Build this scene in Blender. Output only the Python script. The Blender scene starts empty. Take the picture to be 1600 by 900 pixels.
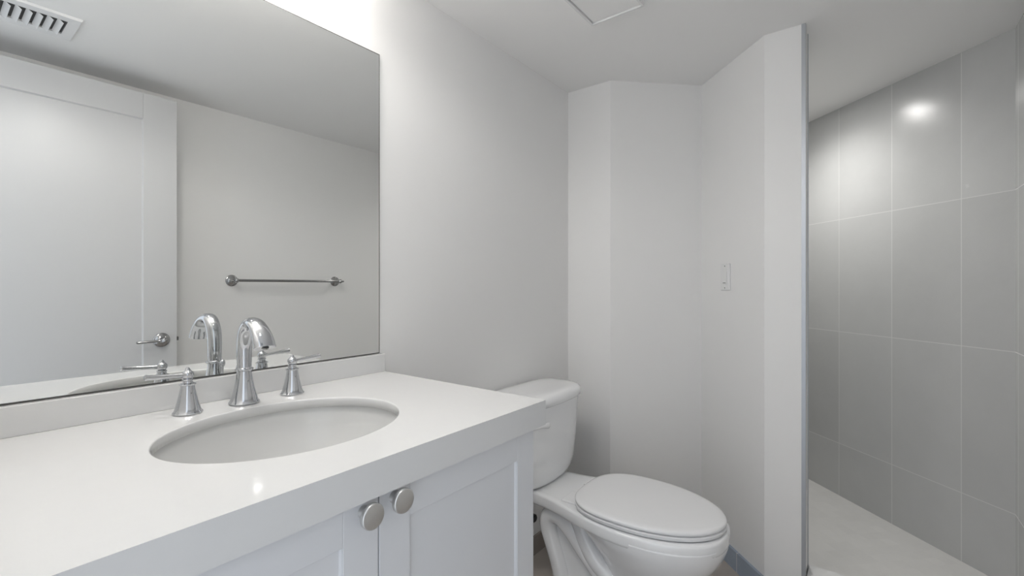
import bpy, bmesh, math
from mathutils import Vector, Matrix

# ------------------------------------------------------------------ camera
scn = bpy.context.scene
C = scn.collection
PI = math.pi
cam_d = bpy.data.cameras.new('camera')
cam = bpy.data.objects.new('camera', cam_d); C.objects.link(cam)
cam_d.sensor_width = 36.0
cam_d.lens = 721.0 / 1600.0 * 36.0
cam_d.shift_y = -3.0 / 1600.0
cam_d.clip_start = 0.01
cam.location = (0, 0, 1.205)
cam.rotation_euler = (PI / 2, 0, math.radians(-52.5))
scn.camera = cam

# ------------------------------------------------------------------ world, exposure
WORLD = 1.15
VANITY_EMIT = 23.0
FILL_SPOT = 12.0
SHOWER_EMIT = 60.0
SHOWER_SPOT = 30.0
w = bpy.data.worlds.new('world'); scn.world = w; w.use_nodes = True
bg = w.node_tree.nodes['Background']
bg.inputs['Color'].default_value = (0.86, 0.92, 1.0, 1)
bg.inputs['Strength'].default_value = WORLD
scn.view_settings.view_transform = 'Standard'
scn.view_settings.look = 'None'
scn.view_settings.gamma = 1.0
scn.view_settings.use_curve_mapping = False
scn.view_settings.exposure = 0.26
CEIL = 2.175

# ------------------------------------------------------------------ materials
def mat(name, col, rough=0.5, metal=0.0, noise=0.0, nscale=6.0, bump=0.0, bscale=60.0, coat=0.0, spec=0.5):
    m = bpy.data.materials.new(name); m.use_nodes = True
    nt = m.node_tree; b = nt.nodes['Principled BSDF']
    b.inputs['Base Color'].default_value = (*col, 1)
    b.inputs['Roughness'].default_value = rough
    b.inputs['Metallic'].default_value = metal
    b.inputs['Specular IOR Level'].default_value = spec
    if coat: b.inputs['Coat Weight'].default_value = coat; b.inputs['Coat Roughness'].default_value = 0.05
    tc = nt.nodes.new('ShaderNodeTexCoord')
    if noise:
        n = nt.nodes.new('ShaderNodeTexNoise'); n.inputs['Scale'].default_value = nscale
        n.inputs['Detail'].default_value = 6; n.inputs['Roughness'].default_value = 0.6
        nt.links.new(tc.outputs['Object'], n.inputs['Vector'])
        r = nt.nodes.new('ShaderNodeMapRange')
        r.inputs['From Min'].default_value = .3; r.inputs['From Max'].default_value = .7
        r.inputs['To Min'].default_value = 1 - noise; r.inputs['To Max'].default_value = 1 + noise
        nt.links.new(n.outputs['Fac'], r.inputs['Value'])
        mx = nt.nodes.new('ShaderNodeVectorMath'); mx.operation = 'SCALE'
        mx.inputs[0].default_value = col
        nt.links.new(r.outputs['Result'], mx.inputs['Scale'])
        nt.links.new(mx.outputs['Vector'], b.inputs['Base Color'])
    if bump:
        n2 = nt.nodes.new('ShaderNodeTexNoise'); n2.inputs['Scale'].default_value = bscale
        n2.inputs['Detail'].default_value = 3
        nt.links.new(tc.outputs['Object'], n2.inputs['Vector'])
        bp = nt.nodes.new('ShaderNodeBump'); bp.inputs['Strength'].default_value = bump
        bp.inputs['Distance'].default_value = 0.002
        nt.links.new(n2.outputs['Fac'], bp.inputs['Height'])
        nt.links.new(bp.outputs['Normal'], b.inputs['Normal'])
    return m

def emit_mat(name, col, s):
    m = bpy.data.materials.new(name); m.use_nodes = True
    b = m.node_tree.nodes['Principled BSDF']
    b.inputs['Base Color'].default_value = (.9, .9, .9, 1)
    b.inputs['Emission Color'].default_value = (*col, 1)
    b.inputs['Emission Strength'].default_value = s
    return m

def tile_mat(name, angle, s0, z0, tw, th, col, grout, gw=0.0017, rough=0.24, horiz=False, noise=0.10, vary=0.035):
    """stacked tiles: u along a horizontal direction, v = height (or the other floor axis)"""
    m = bpy.data.materials.new(name); m.use_nodes = True
    nt = m.node_tree; N = nt.nodes; L = nt.links; b = N['Principled BSDF']
    g = N.new('ShaderNodeNewGeometry'); sep = N.new('ShaderNodeSeparateXYZ')
    L.new(g.outputs['Position'], sep.inputs[0])
    def ma(op, a, bb=None, c=None):
        n = N.new('ShaderNodeMath'); n.operation = op
        for i, v in enumerate((a, bb, c)):
            if v is None: continue
            if isinstance(v, (int, float)): n.inputs[i].default_value = v
            else: L.new(v, n.inputs[i])
        return n.outputs[0]
    ca, sa = math.cos(angle), math.sin(angle)
    u = ma('ADD', ma('MULTIPLY', sep.outputs[0], ca), ma('MULTIPLY', sep.outputs[1], sa))
    if horiz: v = ma('ADD', ma('MULTIPLY', sep.outputs[0], -sa), ma('MULTIPLY', sep.outputs[1], ca))
    else: v = sep.outputs[2]
    def edge(q, o, size):
        a = ma('DIVIDE', ma('SUBTRACT', q, o), size)
        fr = ma('FRACT', a)
        d = ma('MULTIPLY', ma('SUBTRACT', 0.5, ma('ABSOLUTE', ma('SUBTRACT', fr, 0.5))), size)
        return d, ma('FLOOR', a)
    du, iu = edge(u, s0, tw); dv, iv = edge(v, z0, th)
    d = ma('MINIMUM', du, dv)
    isg = ma('LESS_THAN', d, gw)
    wn = N.new('ShaderNodeTexWhiteNoise'); wn.noise_dimensions = '2D'
    cb = N.new('ShaderNodeCombineXYZ'); L.new(iu, cb.inputs[0]); L.new(iv, cb.inputs[1])
    L.new(cb.outputs[0], wn.inputs['Vector'])
    # cloudy concrete pattern, shifted per tile
    off = N.new('ShaderNodeVectorMath'); off.operation = 'SCALE'; off.inputs['Scale'].default_value = 9.0
    L.new(wn.outputs['Color'], off.inputs[0])
    add = N.new('ShaderNodeVectorMath'); add.operation = 'ADD'
    L.new(g.outputs['Position'], add.inputs[0]); L.new(off.outputs[0], add.inputs[1])
    n1 = N.new('ShaderNodeTexNoise'); n1.inputs['Scale'].default_value = 3.0; n1.inputs['Detail'].default_value = 9
    n1.inputs['Roughness'].default_value = .68
    L.new(add.outputs[0], n1.inputs['Vector'])
    k = ma('ADD', ma('MULTIPLY', ma('SUBTRACT', n1.outputs['Fac'], .5), noise * 4),
           ma('MULTIPLY', ma('SUBTRACT', wn.outputs['Value'], .5), vary * 2))
    k = ma('ADD', k, 1.0)
    sc = N.new('ShaderNodeVectorMath'); sc.operation = 'SCALE'; sc.inputs[0].default_value = col
    L.new(k, sc.inputs['Scale'])
    mix = N.new('ShaderNodeMix'); mix.data_type = 'RGBA'
    L.new(isg, mix.inputs['Factor']); L.new(sc.outputs[0], mix.inputs['A']); mix.inputs['B'].default_value = (*grout, 1)
    L.new(mix.outputs['Result'], b.inputs['Base Color'])
    L.new(ma('ADD', ma('MULTIPLY', isg, .4), ma('ADD', rough, ma('MULTIPLY', ma('SUBTRACT', n1.outputs['Fac'], .5), .15))), b.inputs['Roughness'])
    bp = N.new('ShaderNodeBump'); bp.inputs['Strength'].default_value = .5; bp.inputs['Distance'].default_value = .001
    L.new(ma('MINIMUM', d, gw), bp.inputs['Height'])
    L.new(bp.outputs['Normal'], b.inputs['Normal'])
    return m

M = {}
M['paint'] = mat('wall_paint', (.86, .855, .845), .55, bump=.06, bscale=180)
M['ceil'] = mat('ceiling_paint', (.90, .895, .885), .7, bump=.06, bscale=180)
M['door'] = mat('door_paint', (.62, .62, .62), .32)
M['cab'] = mat('cabinet_paint', (.74, .75, .77), .33, bump=.03, bscale=220)
M['quartz'] = mat('white_quartz', (.735, .735, .73), .09, noise=.006, nscale=40)
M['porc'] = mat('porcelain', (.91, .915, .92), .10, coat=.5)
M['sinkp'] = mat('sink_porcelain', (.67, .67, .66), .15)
M['plastic'] = mat('white_plastic', (.85, .85, .85), .25)
M['seatp'] = mat('seat_plastic', (.88, .88, .885), .22)
M['switch'] = mat('switch_plastic', (.83, .83, .825), .3)
M['chrome'] = mat('chrome', (.60, .61, .63), .05, 1.0)
M['nickel'] = mat('satin_nickel', (.30, .30, .30), .22, 1.0)
M['knob'] = mat('brushed_knob', (.70, .70, .69), .34, 1.0)
M['barchrome'] = mat('dark_polished_chrome', (.45, .45, .45), .10, 1.0)
M['dark'] = mat('dark_shadow_gap', (.02, .02, .02), .8)
M['edge'] = mat('mirror_edge', (.09, .09, .085), .4)
M['mirror'] = mat('mirror_silver', (.88, .89, .88), .0, 1.0)
M['alu'] = mat('anodised_aluminium', (.50, .52, .55), .45, 1.0)
M['black'] = mat('black_plastic', (.015, .015, .015), .4)
M['hose'] = mat('braided_hose', (.55, .55, .56), .35, .8, bump=.6, bscale=600)
M['film'] = tile_mat('baseboard_tile_with_film', PI / 4, 0.0, -1.0, .6, 5.0, (.36, .42, .50), (.6, .6, .6), noise=.16)
M['basetile'] = tile_mat('baseboard_tile', 0, 0.45, -1.0, .6, 5.0, (.33, .29, .265), (.6, .58, .55))
M['floor'] = tile_mat('beige_floor_tile', 0, .17, .25, .6, .6, (.50, .455, .415), (.70, .68, .65), horiz=True, noise=.05)
M['showerfloor'] = tile_mat('shower_floor_tile', PI / 4, .03, .01, .052, .052, (.66, .655, .64), (.68, .675, .66), gw=.0010, rough=.35, horiz=True, noise=.07, vary=.012)
a45 = PI / 4
# joints measured on the diagonal wall: u = (x+y)/sqrt2
M['tile_diag'] = tile_mat('shower_wall_tile', a45, (2.656 - .3137) / math.sqrt(2), .347, .3048, .610, (.53, .535, .53), (.62, .62, .61), noise=.045)
M['tile_anti'] = tile_mat('shower_wall_tile_end', -a45, .1, .347, .3048, .610, (.53, .535, .53), (.62, .62, .61), noise=.045)
M['tile_x'] = tile_mat('shower_wall_tile_side', 0, 2.06 + .12, .347, .3048, .610, (.53, .535, .53), (.62, .62, .61), noise=.045)
M['glow'] = emit_mat('lamp_glass_lit', (1.0, .965, .92), VANITY_EMIT)
M['led'] = emit_mat('downlight_lit', (1.0, .96, .91), FILL_SPOT)  # lens of the added fill downlight over the vanity
M['led2'] = emit_mat('shower_downlight_lit', (1.0, .98, .96), SHOWER_EMIT)

# ------------------------------------------------------------------ helpers
def link(name, bm, m, parent=None, smooth=False, bevel=0.0, seg=2, sub=0, loc=None, auto=None):
    me = bpy.data.meshes.new(name)
    bmesh.ops.recalc_face_normals(bm, faces=bm.faces)
    if auto is not None:
        for f in bm.faces: f.smooth = True
        for e in bm.edges:
            if len(e.link_faces) == 2 and e.calc_face_angle(0) > auto: e.smooth = False
    elif smooth:
        for f in bm.faces: f.smooth = True
    bm.to_mesh(me); bm.free()
    o = bpy.data.objects.new(name, me); C.objects.link(o)
    for mm in (m if isinstance(m, (list, tuple)) else [m]): me.materials.append(mm)
    if parent is not None: o.parent = parent
    if loc: o.location = loc
    if sub:
        s = o.modifiers.new('subd', 'SUBSURF'); s.levels = sub; s.render_levels = sub
    if bevel:
        b = o.modifiers.new('bevel', 'BEVEL'); b.width = bevel; b.segments = seg; b.limit_method = 'ANGLE'
        b.angle_limit = math.radians(40)
        for f in me.polygons: f.use_smooth = True
        if not auto:
            wn = o.modifiers.new('wn', 'WEIGHTED_NORMAL'); wn.keep_sharp = False
    return o

def box(bm, x0, x1, y0, y1, z0, z1, rot=None):
    vs = [bm.verts.new(Vector((x, y, z))) for x in (x0, x1) for y in (y0, y1) for z in (z0, z1)]
    if rot:
        for v in vs: v.co = rot @ v.co
    for f in ((0, 1, 3, 2), (4, 6, 7, 5), (0, 4, 5, 1), (2, 3, 7, 6), (0, 2, 6, 4), (1, 5, 7, 3)):
        bm.faces.new([vs[i] for i in f])
    return bm

def B(*a, **k): return box(bmesh.new(), *a, **k)

def prism(pts, z0, z1, mats=None):
    bm = bmesh.new()
    lo = [bm.verts.new((x, y, z0)) for x, y in pts]; hi = [bm.verts.new((x, y, z1)) for x, y in pts]
    n = len(pts)
    for i in range(n):
        f = bm.faces.new((lo[i], lo[(i + 1) % n], hi[(i + 1) % n], hi[i]))
        if mats: f.material_index = mats[i]
    bm.faces.new(lo); bm.faces.new(hi)
    return bm

def rings(bm, rs, cap0=True, cap1=True, closed=True):
    vr = [[bm.verts.new(p) for p in r] for r in rs]
    n = len(vr[0])
    for a, b in zip(vr, vr[1:]):
        for i in range(n if closed else n - 1):
            bm.faces.new((a[i], a[(i + 1) % n], b[(i + 1) % n], b[i]))
    if cap0: bm.faces.new(vr[0])
    if cap1: bm.faces.new(list(reversed(vr[-1])))
    return vr

def lathe(bm, prof, n=40, mtx=None):
    """profile of (r, z), spun about z"""
    rs = []
    for r, z in prof:
        rs.append([Vector((max(r, 1e-5) * math.cos(2 * PI * i / n), max(r, 1e-5) * math.sin(2 * PI * i / n), z)) for i in range(n)])
    if mtx: rs = [[mtx @ p for p in r] for r in rs]
    rings(bm, rs)
    return bm

def smooth_path(pts, k=8):
    """Catmull-Rom through tuples of any length"""
    P = [pts[0]] + list(pts) + [pts[-1]]
    out = []
    for i in range(1, len(P) - 2):
        for j in range(k):
            t = j / k
            out.append(tuple(.5 * (2 * b + (c - a) * t + (2 * a - 5 * b + 4 * c - d) * t * t + (3 * b - a - 3 * c + d) * t ** 3)
                             for a, b, c, d in zip(P[i - 1], P[i], P[i + 1], P[i + 2])))
    out.append(tuple(pts[-1]))
    return out

def tube(bm, path, radii, n=20, side=Vector((1, 0, 0)), flat=None):
    """sweep a circle (or ellipse: radii = (across, other)) along path"""
    pts = [Vector(p) for p in path]; rs = []
    for i, p in enumerate(pts):
        t = (pts[min(i + 1, len(pts) - 1)] - pts[max(i - 1, 0)]).normalized()
        s = (side - t * side.dot(t)).normalized(); u = t.cross(s)
        r = radii[i] if isinstance(radii, (list, tuple)) else radii
        ra, rb = r if isinstance(r, (list, tuple)) else (r, r)
        rs.append([p + s * ra * math.cos(2 * PI * k / n) + u * rb * math.sin(2 * PI * k / n) for k in range(n)])
    rings(bm, rs)
    return bm

def struct(name, bm, m, label, parent=None, **k):
    o = link(name, bm, m, parent, **k)
    o['kind'] = 'structure'; o['label'] = label
    return o

def thing(name, label, cat, loc=(0, 0, 0), rz=0, group=None, kind=None):
    o = bpy.data.objects.new(name, None); C.objects.link(o)
    o.empty_display_size = .05
    o.location = loc; o.rotation_euler = (0, 0, rz)
    o['label'] = label; o['category'] = cat
    if group: o['group'] = group
    if kind: o['kind'] = kind
    return o

def tag(o, label, cat, group=None):
    o['label'] = label; o['category'] = cat
    if group: o['group'] = group

def copy_part(o, parent, loc=None, rot=None):
    c = o.copy(); C.objects.link(c); c.parent = parent
    if loc is not None: c.location = loc
    if rot is not None: c.rotation_euler = rot
    for ch in list(o.children): copy_part(ch, c)
    return c

# ------------------------------------------------------------------ setting
WB = 1.187      # mirror wall
WF = -0.470     # opposite wall
XR = 2.010      # end wall
XL = -0.040     # doorway wall
P1, P2, P3, P4, P5 = (XR, WB), (XR, .958), (2.330, .632), (XR, .312), (XR, .179)
SX = 2.113
struct('floor', prism([(-.14, WF - .1), (2.06, WF - .1), (2.06, .29), (2.43, .66), (2.06, 1.03), (2.06, WB + .1), (-.14, WB + .1)], -.1, 0), M['floor'], 'beige square tiled bathroom floor around the toilet')
struct('floor', prism([(2.06, WF - .1), (2.7, WF - .1), (3.62, .42), (2.90, 1.13), (2.06, .29)], -.1, .062), M['showerfloor'],
       'pale grey finely tiled shower floor')
struct('ceiling', B(-.14, 3.75, WF - .12, WB + .12, CEIL, CEIL + .1), M['ceil'], 'plain white flat ceiling')
struct('wall_back', B(XL - .1, XR + .1, WB, WB + .1, 0, CEIL), M['paint'], 'white painted wall behind mirror and toilet')
# end wall with its 45 degree niche; the shower side is tiled
pts = [P1, P2, P3, P4, P5, (SX, .179), (SX, .270), (2.925, 1.082), (2.925, WB + .1), (XR, WB + .1)]
ms = [0, 0, 0, 0, 0, 1, 1, 0, 0, 0]
struct('wall_right', prism(pts, 0, CEIL, ms), [M['paint'], M['tile_diag']], 'white end wall with angled niche behind toilet')
struct('wall_shower', prism([(2.500, -.470), (3.60, .630), (3.70, .53), (2.60, -.570)], 0, CEIL), M['tile_diag'],
       'grey tiled diagonal shower wall, tall stacked tiles')
struct('wall_shower_end', prism([(2.905, 1.095), (3.53, .47), (3.60, .54), (2.975, 1.165)], 0, CEIL), M['tile_anti'],
       'grey tiled end wall of the shower behind partition')
struct('wall_front', B(XL - .1, 2.113, WF - .1, WF, 0, CEIL), M['paint'], 'white wall opposite the mirror with towel bar')
struct('wall_front', B(2.113, 2.62, WF - .1, WF + .025, 0, CEIL), M['tile_x'], 'grey tiled shower part of the front wall')
# doorway wall (camera stands in the doorway): two piers and a head
wl = bmesh.new()
box(wl, XL - .1, XL, .50, WB, 0, CEIL); box(wl, XL - .1, XL, WF, -.34, 0, CEIL); box(wl, XL - .1, XL, -.34, .50, 2.10, CEIL)
struct('wall_left', wl, M['paint'], 'white wall with open doorway, left of vanity')
struct('baseboard_back', B(.90, XR, WB - .010, WB, 0, .082), M['basetile'], 'brown grey tile baseboard behind the toilet')
bb = prism([(XR, .312), (2.330, .632), (2.322, .640), (2.000, .318), (2.000, .192), (XR, .192)], 0, .082)
struct('baseboard_right', bb, M['film'], 'tile baseboard with bluish film along the angled niche wall')
bb = prism([(XR, WB - .01), (XR, .958), (2.330, .632), (2.322, .625), (2.000, .954), (2.000, WB - .01)], 0, .082)
struct('baseboard_end', bb, M['basetile'], 'brown grey tile baseboard of the end wall niche')
struct('baseboard_front', B(.05, 2.0, WF, WF + .010, 0, .082), M['basetile'], 'brown grey tile baseboard under the towel bar')
# metal corner profile on the partition end and the shower curb
tr = bmesh.new()
box(tr, XR - .0015, XR + .014, .1765, .190, .0, CEIL); box(tr, SX - .014, SX + .0015, .1765, .190, .10, CEIL)
struct('trim_1', tr, M['alu'], 'slim metal corner profile on the partition end')
cb = bmesh.new(); box(cb, 2.015, 2.105, WF, .1785, 0, .110)
struct('trim_2', cb, M['tile_diag'], 'grey tiled shower curb')
cp = bmesh.new(); box(cp, 2.005, 2.117, WF, .1745, .110, .129)
struct('trim_3', cp, M['quartz'], 'white stone cap on the shower curb', bevel=.002)

# ------------------------------------------------------------------ door leaf, open against the opposite wall
d1 = thing('door_1', 'white single panel door standing open, seen in the mirror', 'door', (.018, -.2875, 0), kind='structure')
DW, DT, DH, Z0 = .762, .035, 2.092, .012
dm = bmesh.new(); st = .130
box(dm, 0, st, -DT / 2, DT / 2, Z0, DH); box(dm, DW - st, DW, -DT / 2, DT / 2, Z0, DH)
box(dm, st, DW - st, -DT / 2, DT / 2, DH - .118, DH); box(dm, st, DW - st, -DT / 2, DT / 2, Z0, .22)
link('door_frame', dm, M['door'], d1, bevel=.0015)
dp = bmesh.new(); box(dp, st - .004, DW - st + .004, -.0085, .0085, .216, DH - .114)
# sloped sticking around the panel
for s in (-1, 1):
    x0, x1, z0, z1 = st, DW - st, .22, DH - .118; k = .004
    o_ = [(x0, z0), (x1, z0), (x1, z1), (x0, z1)]; i_ = [(x0 + k, z0 + k), (x1 - k, z0 + k), (x1 - k, z1 - k), (x0 + k, z1 - k)]
    vo = [dp.verts.new((x, s * .0150, z)) for x, z in o_]; vi = [dp.verts.new((x, s * .0084, z)) for x, z in i_]
    vb = [dp.verts.new((x, s * .0084, z)) for x, z in o_]
    for i in range(4):
        dp.faces.new((vo[i], vo[(i + 1) % 4], vi[(i + 1) % 4], vi[i])); dp.faces.new((vb[i], vb[(i + 1) % 4], vo[(i + 1) % 4], vo[i]))
link('door_panel', dp, M['door'], d1)
hx, hz = .700, .952
Ry = Matrix.Rotation(-PI / 2, 4, 'X')   # z -> +y
h = link('door_handle', bmesh.new(), M['barchrome'], d1)
bmh = bmesh.new()
for s in (1, -1):
    mt = Matrix.Translation((hx, s * DT / 2, hz)) @ Matrix.Rotation(-s * PI / 2, 4, 'X')
    lathe(bmh, [(0, 0), (.032, 0), (.033, .002), (.033, .005), (.029, .007), (.026, .0075), (.025, .010), (.014, .012), (.0105, .016), (.0105, .034), (.013, .038), (.013, .052), (.010, .056), (0, .057)], 40, mt)
    yy = s * (DT / 2 + .045)
    tube(bmh, [(hx, yy, hz), (hx - .03, yy, hz - .0005), (hx - .10, yy, hz - .0015), (hx - .104, yy, hz - .0015)], [.0075, .0062, .0062, .0045], 16, side=Vector((0, 1, 0)))
bmh.to_mesh(h.data); bmh.free()
for p in h.data.polygons: p.use_smooth = True
h.data.materials.clear(); h.data.materials.append(M['barchrome'])
lt = bmesh.new(); box(lt, DW, DW + .011, -.006, .006, hz - .009, hz + .009)
lb = link('latch', lt, M['edge'], d1, bevel=.002); lb['label'] = 'small dark latch bolt in door edge'
hg = bmesh.new()
for z in (.25, 1.05, 1.85):
    lathe(hg, [(0, 0), (.006, 0), (.006, .09), (0, .09)], 12, Matrix.Translation((-.004, -.020, z)))
link('hinge', hg, M['nickel'], d1)

# ------------------------------------------------------------------ mirror
mr = thing('mirror', 'large frameless wall mirror above the vanity backsplash', 'mirror', (.42, WB, 1.0))
MX0, MX1, MZ1 = -.035 - .42, .873 - .42, .913
link('glass', B(MX0 + .0015, MX1 - .0015, -.0065, -.0058, .0015, MZ1 - .0015), M['mirror'], mr)
ed = bmesh.new(); box(ed, MX0, MX1, -.0058, -.0002, 0, MZ1)
for x0, x1, z0, z1 in ((MX0, MX1, 0, .0024), (MX0, MX1, MZ1 - .0022, MZ1), (MX1 - .0018, MX1, 0, MZ1), (MX0, MX0 + .002, 0, MZ1)):
    box(ed, x0, x1, -.0068, -.0056, z0, z1)
e = link('edge', ed, M['edge'], mr); e['label'] = 'thin dark polished edge'

# ------------------------------------------------------------------ vanity cabinet
vc = thing('vanity_cabinet', 'white two-door shaker vanity cabinet under the quartz countertop', 'cabinet', (.4425, .60, 0))
CB = bmesh.new(); x0, x1 = -.4725, .4195
ZT = .889
box(CB, x1 - .018, x1, .0205, .585, .10, ZT); box(CB, x0, x0 + .018, .0205, .585, .10, ZT)
box(CB, x0 + .018, x1 - .018, .0205, .585, .10, .118); box(CB, x0 + .018, x1 - .018, .575, .585, .118, ZT)
box(CB, x0 + .018, x1 - .018, .0205, .040, ZT - .03, ZT)
box(CB, x0, x1, .075, .093, 0, .10); box(CB, x1 - .018, x1, .093, .585, 0, .10); box(CB, x0, x0 + .018, .093, .585, 0, .10)
link('carcass', CB, M['cab'], vc, bevel=.001)
def shaker_door(a, b, z0, z1, st=.0605):
    bm = bmesh.new()
    T = .0200
    box(bm, a, a + st, 0, T, z0, z1); box(bm, b - st, b, 0, T, z0, z1)
    box(bm, a + st, b - st, 0, T, z1 - st, z1); box(bm, a + st, b - st, 0, T, z0, z0 + st)
    box(bm, a + st - .003, b - st + .003, .0068, T - .003, z0 + st - .003, z1 - st + .003)
    k = .003; xa, xb, za, zb = a + st, b - st, z0 + st, z1 - st
    o_ = [(xa, za), (xb, za), (xb, zb), (xa, zb)]; i_ = [(xa + k, za + k), (xb - k, za + k), (xb - k, zb - k), (xa + k, zb - k)]
    vo = [bm.verts.new((x, .0020, z)) for x, z in o_]; vi = [bm.verts.new((x, .0070, z)) for x, z in i_]
    vb = [bm.verts.new((x, .0072, z)) for x, z in o_]
    for i in range(4):
        bm.faces.new((vo[i], vo[(i + 1) % 4], vi[(i + 1) % 4], vi[i])); bm.faces.new((vb[i], vo[i], vo[(i + 1) % 4], vb[(i + 1) % 4]))
    return bm
dl = link('door', shaker_door(x0, -.0012, .105, ZT - .003), M['cab'], vc, bevel=.001)
dr = link('door', shaker_door(.0012, x1, .105, ZT - .003), M['cab'], vc, bevel=.001)
def knob_bm():
    bm = bmesh.new()
    lathe(bm, [(0, 0), (.0095, 0), (.0095, .0015), (.0075, .004), (.0065, .010), (.0075, .0165), (.012, .0185), (.0178, .0190), (.0188, .0198), (.0190, .0212), (.0190, .0258), (.0183, .0272), (.0172, .0275), (0, .0272)],
          48, Matrix.Rotation(PI / 2, 4, 'X'))
    return bm
kb = link('knob', knob_bm(), M['knob'], dl, auto=math.radians(50), loc=(-.0285, 0, .866)); kb['label'] = 'round brushed nickel knob'
kb2 = copy_part(kb, dr, (.0285, 0, .868))

# ------------------------------------------------------------------ countertop with cut-out, and the undermount sink
CX, CY, SA, SB = .440, .868, .213, .177
ZC = .945
ct = thing('countertop', 'white quartz vanity countertop with oval cut-out', 'countertop', (CX, CY, ZC))
def slab_with_hole(x0, x1, y0, y1, z0, z1, a, b, n=96):
    """rectangle with an elliptical hole, coordinates relative to the ellipse centre"""
    bm = bmesh.new()
    def rect_pt(t):
        c, s = math.cos(t), math.sin(t)
        k = min([q for q in ((x1 / c if c > 1e-9 else 1e9), (x0 / c if c < -1e-9 else 1e9), (y1 / s if s > 1e-9 else 1e9), (y0 / s if s < -1e-9 else 1e9))])
        return c * k, s * k
    ang = sorted(set([2 * PI * i / n for i in range(n)] + [math.atan2(y, x) % (2 * PI) for x in (x0, x1) for y in (y0, y1)]))
    R = []
    for t in ang:
        ox, oy = rect_pt(t)
        r = 1 / math.sqrt((math.cos(t) / a) ** 2 + (math.sin(t) / b) ** 2)
        e = .0025
        ix, iy = r * math.cos(t), r * math.sin(t)
        jx, jy = (r + e) * math.cos(t), (r + e) * math.sin(t)
        kx, ky = (r + e * .3) * math.cos(t), (r + e * .3) * math.sin(t)
        R.append([bm.verts.new(p) for p in ((ox, oy, z0), (ox, oy, z1), (jx, jy, z1), (kx, ky, z1 - e * .3), (ix, iy, z1 - e), (ix, iy, z0))])
    m = len(R)
    for i in range(m):
        A, Bq = R[i], R[(i + 1) % m]
        for j in range(6):
            f = bm.faces.new((A[j], Bq[j], Bq[(j + 1) % 6], A[(j + 1) % 6])); f.smooth = j in (2, 3, 4)
    return bm
X0, X1, Y0, Y1 = XL + .002 - CX, .882 - CX, .580 - CY, WB - .001 - CY
o = link('slab', slab_with_hole(X0, X1, Y0, Y1, -.020, 0, SA, SB), M['quartz'], ct)
ap = bmesh.new()   # built-down front and side edge
box(ap, X0, X1, Y0, Y0 + .019, -.056, -.020); box(ap, X1 - .019, X1, Y0 + .019, Y1, -.056, -.020)
a_ = link('edge_apron', ap, M['quartz'], ct)
bs = link('backsplash', B(X0, X1, 1.165 - WB, -.0015, .0, .0535), M['quartz'], loc=(CX, WB, ZC), bevel=.0012)
tag(bs, 'low white quartz backsplash strip along the wall under the mirror', 'backsplash')
sk = thing('sink', 'oval white undermount sink below the countertop cut-out', 'sink', (CX, CY, ZC - .0202))
sb = bmesh.new(); prof = [(1.10, 0), (1.035, 0), (1.025, -.006), (1.00, -.030), (.93, -.070), (.80, -.105), (.60, -.130), (.35, -.142), (.10, -.146), (.095, -.150)]
n = 72; rs = []
for k, z in prof: rs.append([Vector((SA * k * math.cos(2 * PI * i / n), SB * k * math.sin(2 * PI * i / n), z)) for i in range(n)])
out = [(.12, -.166), (.40, -.160), (.66, -.146), (.87, -.118), (1.0, -.078), (1.07, -.035), (1.10, -.012)]
for k, z in out: rs.append([Vector((SA * k * math.cos(2 * PI * i / n), SB * k * math.sin(2 * PI * i / n), z)) for i in range(n)])
vr = rings(sb, rs, False, False)
for i in range(n): sb.faces.new((vr[-1][i], vr[-1][(i + 1) % n], vr[0][(i + 1) % n], vr[0][i]))
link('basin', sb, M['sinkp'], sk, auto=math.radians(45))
dr_ = link('drain', lathe(bmesh.new(), [(0, -.1495), (.019, -.1495), (.0225, -.1475), (.024, -.1440), (.018, -.1425), (.016, -.1445), (.012, -.1420), (0, -.1400)], 32), M['chrome'], sk, auto=math.radians(40))
dr_['label'] = 'round chrome drain'

# ------------------------------------------------------------------ widespread faucet
fc = thing('faucet', 'chrome widespread faucet with high arched spout and two lever handles', 'faucet', (.452, 1.098, ZC))
bell = [(0, 0), (.0285, 0), (.0305, .0015), (.0308, .0035), (.0290, .0060), (.0283, .0072), (.0272, .0085), (.0242, .0200), (.0207, .0340), (.0175, .0500), (.0152, .0640), (.0145, .0720)]
def scaled(prof, kr, kz): return [(r * kr, z * kz) for r, z in prof]
spb = bmesh.new()
lathe(spb, bell + [(.0150, .0725), (.0180, .0735), (.0186, .0755), (.0180, .0775), (.0150, .0785), (.0140, .0800), (0, .0800)], 48)
base = link('spout_base', spb, M['chrome'], fc, auto=math.radians(42))
sp = bmesh.new()
path = [(0, .0, .078, .0145, .0145), (0, .0005, .105, .0150, .0150), (0, -.001, .135, .0155, .0152), (0, -.009, .160, .0158, .0140), (0, -.027, .1775, .0165, .0125),
        (0, -.050, .1800, .0178, .0112), (0, -.072, .1690, .0190, .0108), (0, -.089, .1500, .0212, .0122), (0, -.099, .1300, .0226, .0140)]
pp = smooth_path(path, 8)
tube(sp, [p[:3] for p in pp], [(p[3], p[4]) for p in pp], 32)
spout = link('spout', sp, M['chrome'], fc, auto=math.radians(60))
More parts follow.
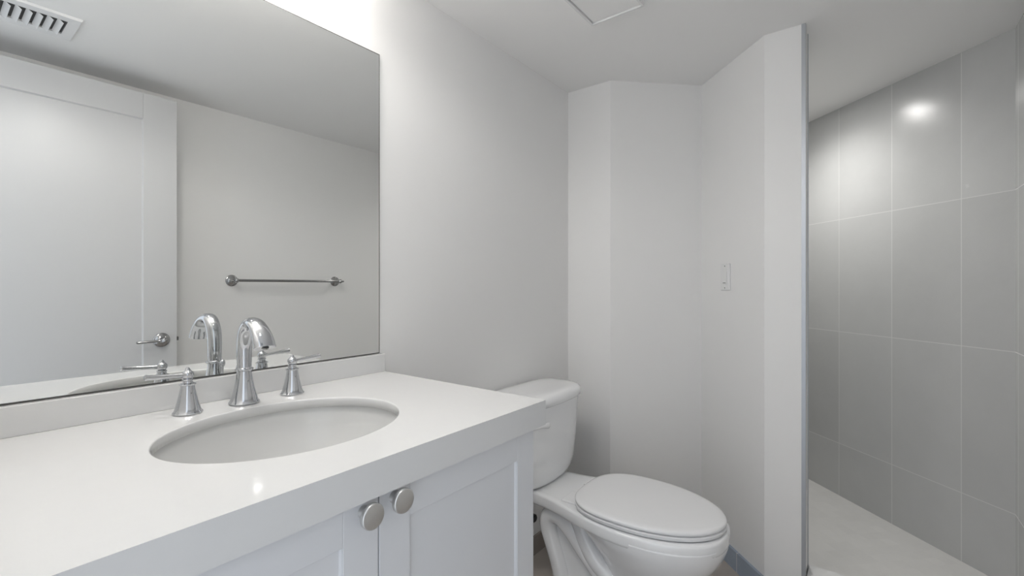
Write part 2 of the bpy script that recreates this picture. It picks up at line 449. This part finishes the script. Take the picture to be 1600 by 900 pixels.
# aerator
mt = Matrix.Translation((0, -.0985, .1303)) @ Matrix.Rotation(math.radians(25), 4, 'X')
link('aerator', lathe(bmesh.new(), [(0, -.0006), (.0070, -.0006), (.0075, .0), (.0075, .003), (0, .003)], 24, mt), M['nickel'], spout)
lr = bmesh.new()
lathe(lr, [(0, 0), (.0028, 0), (.0028, .066), (.0050, .069), (.0064, .074), (.0058, .079), (.0030, .083), (0, .0835)], 20, Matrix.Translation((.004, .036, 0)))
link('lift_rod', lr, M['chrome'], fc, smooth=True)
def handle(parent, x, lever_ang):
    bm = bmesh.new()
    lathe(bm, scaled(bell, .86, .80) + [(.0140, .0580), (.0148, .0592), (.0148, .0604), (.0130, .0612), (.0095, .0630), (.0085, .0660), (.0100, .0685), (.0098, .0700), (.0075, .0715)] +
          [(.0098, .0745), (.0110, .0785), (.0104, .0825), (.0080, .0855), (.0052, .0880), (.0045, .0905), (.0025, .0935), (0, .0940)], 40)
    hd = link('handle', bm, M['chrome'], parent, auto=math.radians(42), loc=(x, .003, 0))
    lv = bmesh.new()
    tube(lv, [(.006, 0, .0785), (.020, 0, .0792), (.045, 0, .0812), (.068, 0, .0830), (.0705, 0, .0832), (.0725, 0, .0834)], [.0048, .0042, .0048, .0056, .0062, .0040], 20, side=Vector((0, 1, 0)))
    l = link('lever', lv, M['chrome'], hd, auto=math.radians(50)); l.rotation_euler = (0, 0, lever_ang)
    return hd
handle(fc, -.107, PI + .02); handle(fc, .110, .02)

# ------------------------------------------------------------------ toilet
TX = 1.543
tl = thing('toilet', 'white two-piece toilet with closed lid between vanity and end wall', 'toilet', (TX, .70, 0))
HWT = [(.338, 0), (.342, .040), (.352, .074), (.372, .106), (.402, .136), (.445, .163), (.51, .186), (.59, .197), (.66, .195), (.73, .184), (.80, .166), (.87, .146), (.94, .130), (1.01, .122), (1.07, .119), (1.092, .110), (1.10, .090), (1.102, 0)]
hs = smooth_path(HWT, 4)
def outline(sx, sy, yfix=1.10, dy=0.0, shrink=0.0):
    pts = []
    for y, x in hs: pts.append((x * sx, yfix + (y - yfix) * sy + dy))
    full = [(-x, y) for x, y in pts] + [(x, y) for x, y in reversed(pts[1:-1])]
    if shrink:
        cx, cy = 0, .66
        full = [(x * (1 - shrink / .19), cy + (y - cy) * (1 - shrink / .38)) for x, y in full]
    return full
bw = bmesh.new(); rs = []
for z, sx, sh in ((.434, 1, .030), (.4345, 1, .008), (.432, 1, .002), (.426, 1, 0), (.402, 1, .000), (.394, .997, .001), (.388, .975, .006), (.384, .94, .02)):
    rs.append([Vector((x, y - .70, z)) for x, y in outline(sx, 1, 1.10, 0, sh)])
rings(bw, rs)
link('bowl_rim', bw, M['porc'], tl, auto=math.radians(60))
# bowl belly and front pedestal
N_ = len(rs[0])
def belly(z, hw, yf, yb, e=1.0, n=64):
    cy = (yf * .55 + yb * .45); r_ = []
    for i in range(n):
        t = 2 * PI * i / n; c, s_ = math.cos(t), math.sin(t)
        x = hw * math.copysign(abs(c) ** e, c); y = cy + ((yb - cy) if s_ > 0 else (cy - yf)) * math.copysign(abs(s_) ** e, s_)
        k = min(1, max(0, (z - .30) / .08))
        if s_ < 0 and k > 0:      # near the top the front follows the rim outline
            y2 = .338 + (y - yf) * (.59 - .338) / (cy - yf)
            for (ya, xa), (yc, xc) in zip(hs, hs[1:]):
                if ya <= y2 <= yc: x = (1 - k) * x + k * math.copysign((xa + (xc - xa) * (y2 - ya) / max(yc - ya, 1e-6)) * hw / .197, c); break
        r_.append(Vector((x, y - .70, z)))
    return r_
bl = smooth_path([(.408, .1965, .3385, .87, .95), (.380, .193, .342, .86, .95), (.350, .182, .353, .825, .95), (.315, .166, .374, .795, .95), (.280, .147, .404, .765, .93), (.240, .125, .448, .745, .9), (.200, .105, .492, .735, .85), (.150, .093, .520, .735, .8),
                  (.080, .090, .520, .75, .75), (.030, .098, .510, .77, .7), (.0, .102, .505, .78, .7)], 4)
bb_ = bmesh.new(); rings(bb_, [belly(*p) for p in bl])
link('bowl', bb_, M['porc'], tl, smooth=True)
# exposed trapway curl on each side: an arch with two legs and the outlet bend under the bowl
def sweep(L):
    bm = bmesh.new(); q = smooth_path(L, 6); tube(bm, [p[:3] for p in q], [p[3] for p in q], 20); return bm
for s in (-1, 1):
    y0 = -.70
    link('trapway', sweep([(s * .088, .86 + y0, -.0, .030), (s * .086, .875 + y0, .09, .030), (s * .084, .902 + y0, .18, .030), (s * .082, .93 + y0, .25, .030), (s * .080, .948 + y0, .30, .032), (s * .080, .946 + y0, .335, .034), (s * .080, .925 + y0, .356, .035),
                           (s * .080, .890 + y0, .354, .035), (s * .081, .845 + y0, .320, .034), (s * .082, .795 + y0, .268, .033), (s * .084, .748 + y0, .222, .031), (s * .084, .70 + y0, .175, .031), (s * .070, .66 + y0, .12, .028)]), M['porc'], tl, smooth=True)
    link('outlet_bend', sweep([(s * .070, .85 + y0, .385, .026), (s * .080, .815 + y0, .352, .030), (s * .086, .785 + y0, .300, .032), (s * .088, .745 + y0, .252, .034), (s * .080, .70 + y0, .215, .036), (s * .06, .65 + y0, .19, .036)]), M['porc'], tl, smooth=True)
# inner wall of the foot between the arms, and the plinth at the floor
ft = bmesh.new(); rs = []
for z, hw, y0, y1 in ((0, .112, .60, 1.00), (.022, .110, .605, .995), (.032, .096, .62, .98), (.10, .082, .64, .955), (.22, .078, .66, .975), (.33, .074, .66, .985), (.40, .080, .66, 1.02)):
    n_ = 36; r_ = []
    for i in range(n_):
        t = 2 * PI * i / n_; c, s_ = math.cos(t), math.sin(t)
        r_.append(Vector((hw * math.copysign(abs(c) ** .5, c), (y0 + y1) / 2 - .70 + (y1 - y0) / 2 * math.copysign(abs(s_) ** .5, s_), z)))
    rs.append(r_)
rings(ft, rs); link('foot', ft, M['porc'], tl, auto=math.radians(50))
def sup(hwx, y0, y1, n=56, e=.45, bow=0.0):
    r_ = []
    for i in range(n):
        t = 2 * PI * i / n; c, s = math.cos(t), math.sin(t)
        x = hwx * math.copysign(abs(c) ** e, c); y = (y0 + y1) / 2 + (y1 - y0) / 2 * math.copysign(abs(s) ** e, s)
        if s < 0: y -= bow * (1 - (x / hwx) ** 2) * min(1, abs(s) * 2)
        r_.append((x, y))
    return r_
tk = bmesh.new(); rs = []
for z, hw, y0, y1 in ((.435, .120, 1.00, 1.125), (.437, .140, .995, 1.13), (.445, .168, .990, 1.140), (.462, .190, .984, 1.150), (.50, .203, .978, 1.158), (.58, .212, .972, 1.165), (.66, .218, .968, 1.170), (.748, .223, .964, 1.174)):
    rs.append([Vector((x, y - .70, z)) for x, y in sup(hw, y0, y1, bow=.018)])
rings(tk, rs); link('tank', tk, M['porc'], tl, auto=math.radians(55))
ld = bmesh.new(); rs = []
for z, g in ((.7482, -.006), (.749, .004), (.753, .008), (.768, .010), (.780, .007), (.788, -.001), (.7925, -.014), (.7945, -.035), (.795, -.07)):
    rs.append([Vector((x, y - .70, z)) for x, y in sup(.223 + g, .964 - g, 1.174 + min(g, .004), bow=.020)])
rings(ld, rs); link('tank_lid', ld, M['porc'], tl, auto=math.radians(55))
# flush lever
fl = bmesh.new()
lathe(fl, [(0, 0), (.014, 0), (.015, .003), (.013, .007), (.008, .009), (.007, .016), (0, .017)], 24, Matrix.Translation((-.178, .975 - .70, .692)) @ Matrix.Rotation(PI / 2, 4, 'X'))
q = smooth_path([(-.184, .953 - .70, .692, .0085, .0050), (-.160, .947 - .70, .691, .0075, .0045), (-.130, .941 - .70, .689, .0075, .0042), (-.098, .938 - .70, .686, .0110, .0045), (-.088, .938 - .70, .685, .0070, .0035)], 6)
tube(fl, [p[:3] for p in q], [(p[3], p[4]) for p in q], 16, side=Vector((0, 0, 1)))
f_ = link('flush_lever', fl, M['plastic'], tl, smooth=True); f_['label'] = 'white flush lever at front left of tank'
# seat ring and closed lid
def egg(z, g=0.0, yb=.834, n=88, cy=.63, tilt=0):
    r_ = []
    for i in range(n):
        t = 2 * PI * i / n; c, s = math.cos(t), math.sin(t)
        if s < 0: x = (.190 + g) * c; y = cy + (.284 + g) * s
        else:
            e = 2 / 2.8; x = (.190 + g) * math.copysign(abs(c) ** e, c); y = cy + (yb - cy + g) * s ** e
        r_.append(Vector((x, y - .70, z)))
    return r_
st_ = bmesh.new(); rings(st_, [egg(.4375, -.012), egg(.4375, -.004), egg(.440, 0), egg(.449, .001), egg(.4515, -.003), egg(.4515, -.02)])
link('seat', st_, M['seatp'], tl, auto=math.radians(60))
li = bmesh.new(); rings(li, [egg(.4535, -.015), egg(.4535, -.004), egg(.456, 0), egg(.463, .0005), egg(.4665, -.003), egg(.4690, -.010), egg(.4700, -.022), egg(.4712, -.060), egg(.4718, -.12)])
link('seat_lid', li, M['seatp'], tl, auto=math.radians(60))
for s in (-1, 1):
    hn = bmesh.new(); box(hn, s * .082 - .040, s * .082 + .040, .800 - .70, .868 - .70, .4335, .4415)
    link('seat_hinge', hn, M['seatp'], tl, bevel=.003, seg=3)
gk = bmesh.new(); rings(gk, [[Vector((x * .62, (y - 1.06) * .62 + 1.06 - .70, z)) for x, y in sup(.17, 1.00, 1.13)] for z in (.430, .4365)])
g_ = link('tank_gasket', gk, M['black'], tl)
# floor bolt caps
bc = lathe(bmesh.new(), [(0, .0), (.013, .0), (.013, .006), (.010, .013), (.005, .016), (0, .0165)], 20, Matrix.Translation((-.096, .80 - .70, .030)))
link('bolt_cap', bc, M['plastic'], tl, smooth=True)

# water supply valve on the wall behind the toilet
sv = thing('supply_valve', 'small water shut-off valve with black knob on the wall behind the toilet', 'valve', (1.564, WB, .248))
v = bmesh.new()
Rx = Matrix.Rotation(PI / 2, 4, 'X')
lathe(v, [(0, 0), (.028, 0), (.026, .004), (.012, .008), (.0085, .010), (.0085, .050), (.012, .052), (.012, .085), (0, .086)], 24, Rx)
link('valve_body', v, M['chrome'], sv, auto=math.radians(45))
k_ = link('valve_knob', lathe(bmesh.new(), [(0, .084), (.015, .086), (.017, .090), (.017, .104), (.013, .108), (0, .108)], 10, Rx), M['black'], sv, auto=math.radians(40)); k_['label'] = 'black valve knob'
hp = smooth_path([(0, -.068, .010), (-.004, -.068, .05), (-.03, -.085, .10), (-.10, -.10, .15), (-.135, -.11, .175), (-.135, -.11, .2145)], 8)
link('supply_hose', tube(bmesh.new(), hp, .0065, 14, side=Vector((.3, 1, .1))), M['hose'], sv, smooth=True)

# ------------------------------------------------------------------ towel bar (seen in the mirror)
tb = thing('towel_bar', 'chrome towel bar on the wall opposite the mirror, seen reflected', 'towel bar', (1.415, WF, 1.236))
Rp = Matrix.Rotation(-PI / 2, 4, 'X')    # axis z -> +y
hb = .317
for s in (-1, 1):
    pm = lathe(bmesh.new(), [(0, .0002), (.031, .0002), (.032, .003), (.029, .006), (.025, .007), (.023, .010), (.014, .013), (.010, .018), (.0088, .040), (.0095, .052), (.0125, .058), (.0135, .068), (.0115, .076), (.005, .081), (0, .082)], 36, Matrix.Translation((s * hb, 0, 0)) @ Rp)
    link('post', pm, M['barchrome'], tb, auto=math.radians(40))
br = bmesh.new()
Rb = Matrix.Rotation(PI / 2, 4, 'Y')
lathe(br, [(0, -.345), (.003, -.344), (.0062, -.337), (.0062, -.332), (.0045, -.328), (.0072, -.320), (.0072, .320), (.0045, .328), (.0062, .332), (.0062, .337), (.003, .344), (0, .345)], 20, Matrix.Translation((0, .068, 0)) @ Rb)
link('bar', br, M['nickel'], tb, auto=math.radians(45))

# ------------------------------------------------------------------ ceiling air register (seen in the mirror)
vx0, vx1, vy0, vy1 = .020, .383, -.121, .095
vt = thing('air_vent', 'white louvred air register on the ceiling, seen at top left of mirror', 'vent', ((vx0 + vx1) / 2, (vy0 + vy1) / 2, CEIL))
cx, cy = (vx0 + vx1) / 2, (vy0 + vy1) / 2
ox, oy = .1480, .0635   # opening half sizes
def ring_frame(bm, a, b, c, d, z0, z1, lip=.0):
    O = [(-a, -b), (a, -b), (a, b), (-a, b)]; I = [(-c, -d), (c, -d), (c, d), (-c, d)]
    vs = [[bm.verts.new((x, y, z)) for x, y in P] for P, z in ((O, z0), (O, z0 - .003), ([(x * .985, y * .975) for x, y in O], z1), (I, z1 + .002), (I, z0 + .0))]
    for k in range(4):
        for i in range(4): bm.faces.new((vs[k][i], vs[k][(i + 1) % 4], vs[k + 1][(i + 1) % 4], vs[k + 1][i]))
    for i in range(4): bm.faces.new((vs[4][i], vs[4][(i + 1) % 4], vs[0][(i + 1) % 4], vs[0][i]))
    return bm
fr = ring_frame(bmesh.new(), (vx1 - vx0) / 2, (vy1 - vy0) / 2, ox, oy, -.0002, -.009)
link('vent_frame', fr, M['plastic'], vt)
link('vent_throat', B(-ox + .0005, ox - .0005, -oy + .0005, oy - .0005, -.0012, -.0004), M['black'], vt)['label'] = 'black opening behind the louvres'  # flat black plate on the solid ceiling stands in for duct shade
sl = None
xs = [(-.1365 + i * .0262) for i in range(0, 11)]
for i, x in enumerate(xs):
    if sl is None:
        bm = bmesh.new(); box(bm, -.0006, .0006, -oy + .001, oy - .001, -.010, .010, rot=Matrix.Rotation(math.radians(-48), 4, 'Y'))
        sl = link('louvre', bm, M['plastic'], vt, loc=(x + .004, 0, -.0095))
    else: copy_part(sl, vt, (x + .004, 0, -.0095))

# ------------------------------------------------------------------ ceiling access panel at the top of the picture
apn = thing('ceiling_panel', 'square white flush panel with shadow gap in the ceiling', 'ceiling panel', (1.533 - .1, .804 - .1, CEIL))
fr = bmesh.new(); h_ = .100; t_ = .008
for x0, x1, y0, y1 in ((-h_, h_, h_ - t_, h_), (-h_, h_, -h_, -h_ + t_), (-h_, -h_ + t_, -h_ + t_, h_ - t_), (h_ - t_, h_, -h_ + t_, h_ - t_)):
    box(fr, x0, x1, y0, y1, -.010, -.0002)
link('panel_frame', fr, M['plastic'], apn)
link('panel', B(-h_ + t_ + .003, h_ - t_ - .003, -h_ + t_ + .003, h_ - t_ - .003, -.005, -.0005), M['ceil'], apn, bevel=.001)

# ------------------------------------------------------------------ wall switch on the angled wall
sw = thing('light_switch', 'white rocker switch plate on the angled wall beside the shower partition', 'light switch', (2.188, .490, 1.245), PI * .75)
# local: +y points out of the wall towards the room (direction (-1,1)... rotated), x along the wall
sw.rotation_euler = (0, 0, math.radians(45))
pl = bmesh.new()
box(pl, -.035, .035, .0005, .0055, -.0585, .0585)
link('plate', pl, M['switch'], sw, bevel=.003, seg=3)
link('rocker', B(-.0165, .0165, .005, .0085, -.033, .033), M['switch'], sw, bevel=.0015)
link('indicator', B(-.010, .010, .0084, .0089, -.0275, -.0245), M['edge'], sw)['label'] = 'small dark line low on the rocker'
for z in (.048, -.048):
    link('screw', lathe(bmesh.new(), [(0, .0054), (.0028, .0054), (.0028, .0062), (0, .0064)], 12, Matrix.Translation((0, 0, z)) @ Rp), M['nickel'], sw)

# ------------------------------------------------------------------ lamps
vl = thing('vanity_light', 'chrome bar light with three lit frosted glass shades above the mirror', 'wall lamp', (.42, WB, 2.075))
link('back_plate', B(-.30, .30, -.022, -.0005, -.035, .035), M['chrome'], vl, bevel=.004)
sh0 = None
for x in (-.20, 0, .20):
    link('arm', tube(bmesh.new(), [(x, -.020, .02), (x, -.06, .022), (x, -.10, .030)], .007, 12), M['chrome'], vl, smooth=True)
    if sh0 is None:
        sh0 = link('shade', lathe(bmesh.new(), [(0, .03), (.024, .03), (.030, .015), (.040, -.03), (.045, -.055), (0, -.058)], 24), M['glow'], vl, auto=math.radians(50), loc=(x, -.105, 0))
    else: copy_part(sh0, vl, (x, -.105, 0))
def downlight(x, y, m, label):
    t = thing('downlight', label, 'ceiling light', (x, y, CEIL), group=None)
    link('trim_ring', lathe(bmesh.new(), [(.050, -.0002), (.068, -.0002), (.070, -.003), (.066, -.006), (.052, -.006), (.050, -.003)], 40), M['plastic'], t, auto=math.radians(40))
    link('lens', lathe(bmesh.new(), [(0, -.0005), (.050, -.0005), (.050, -.0035), (0, -.0035)], 40), m, t)
    return t
def beam(parent, watts, cone, blend=.35):
    ll = bpy.data.lights.new('downlight_beam', 'SPOT'); ll.energy = watts; ll.color = (1, .98, .95)
    ll.spot_size = math.radians(cone); ll.spot_blend = blend; ll.shadow_soft_size = .045
    lo = bpy.data.objects.new('beam', ll); C.objects.link(lo); lo.parent = parent; lo.location = (0, 0, -.012)
beam(downlight(2.745, .36, M['led2'], 'round recessed downlight in the shower ceiling behind the partition'), SHOWER_SPOT, 160, 1.0)
beam(downlight(.42, .62, M['led'], 'round recessed downlight in the ceiling over the vanity front'), FILL_SPOT, 165)  # added out of view as fill, to even out the room light
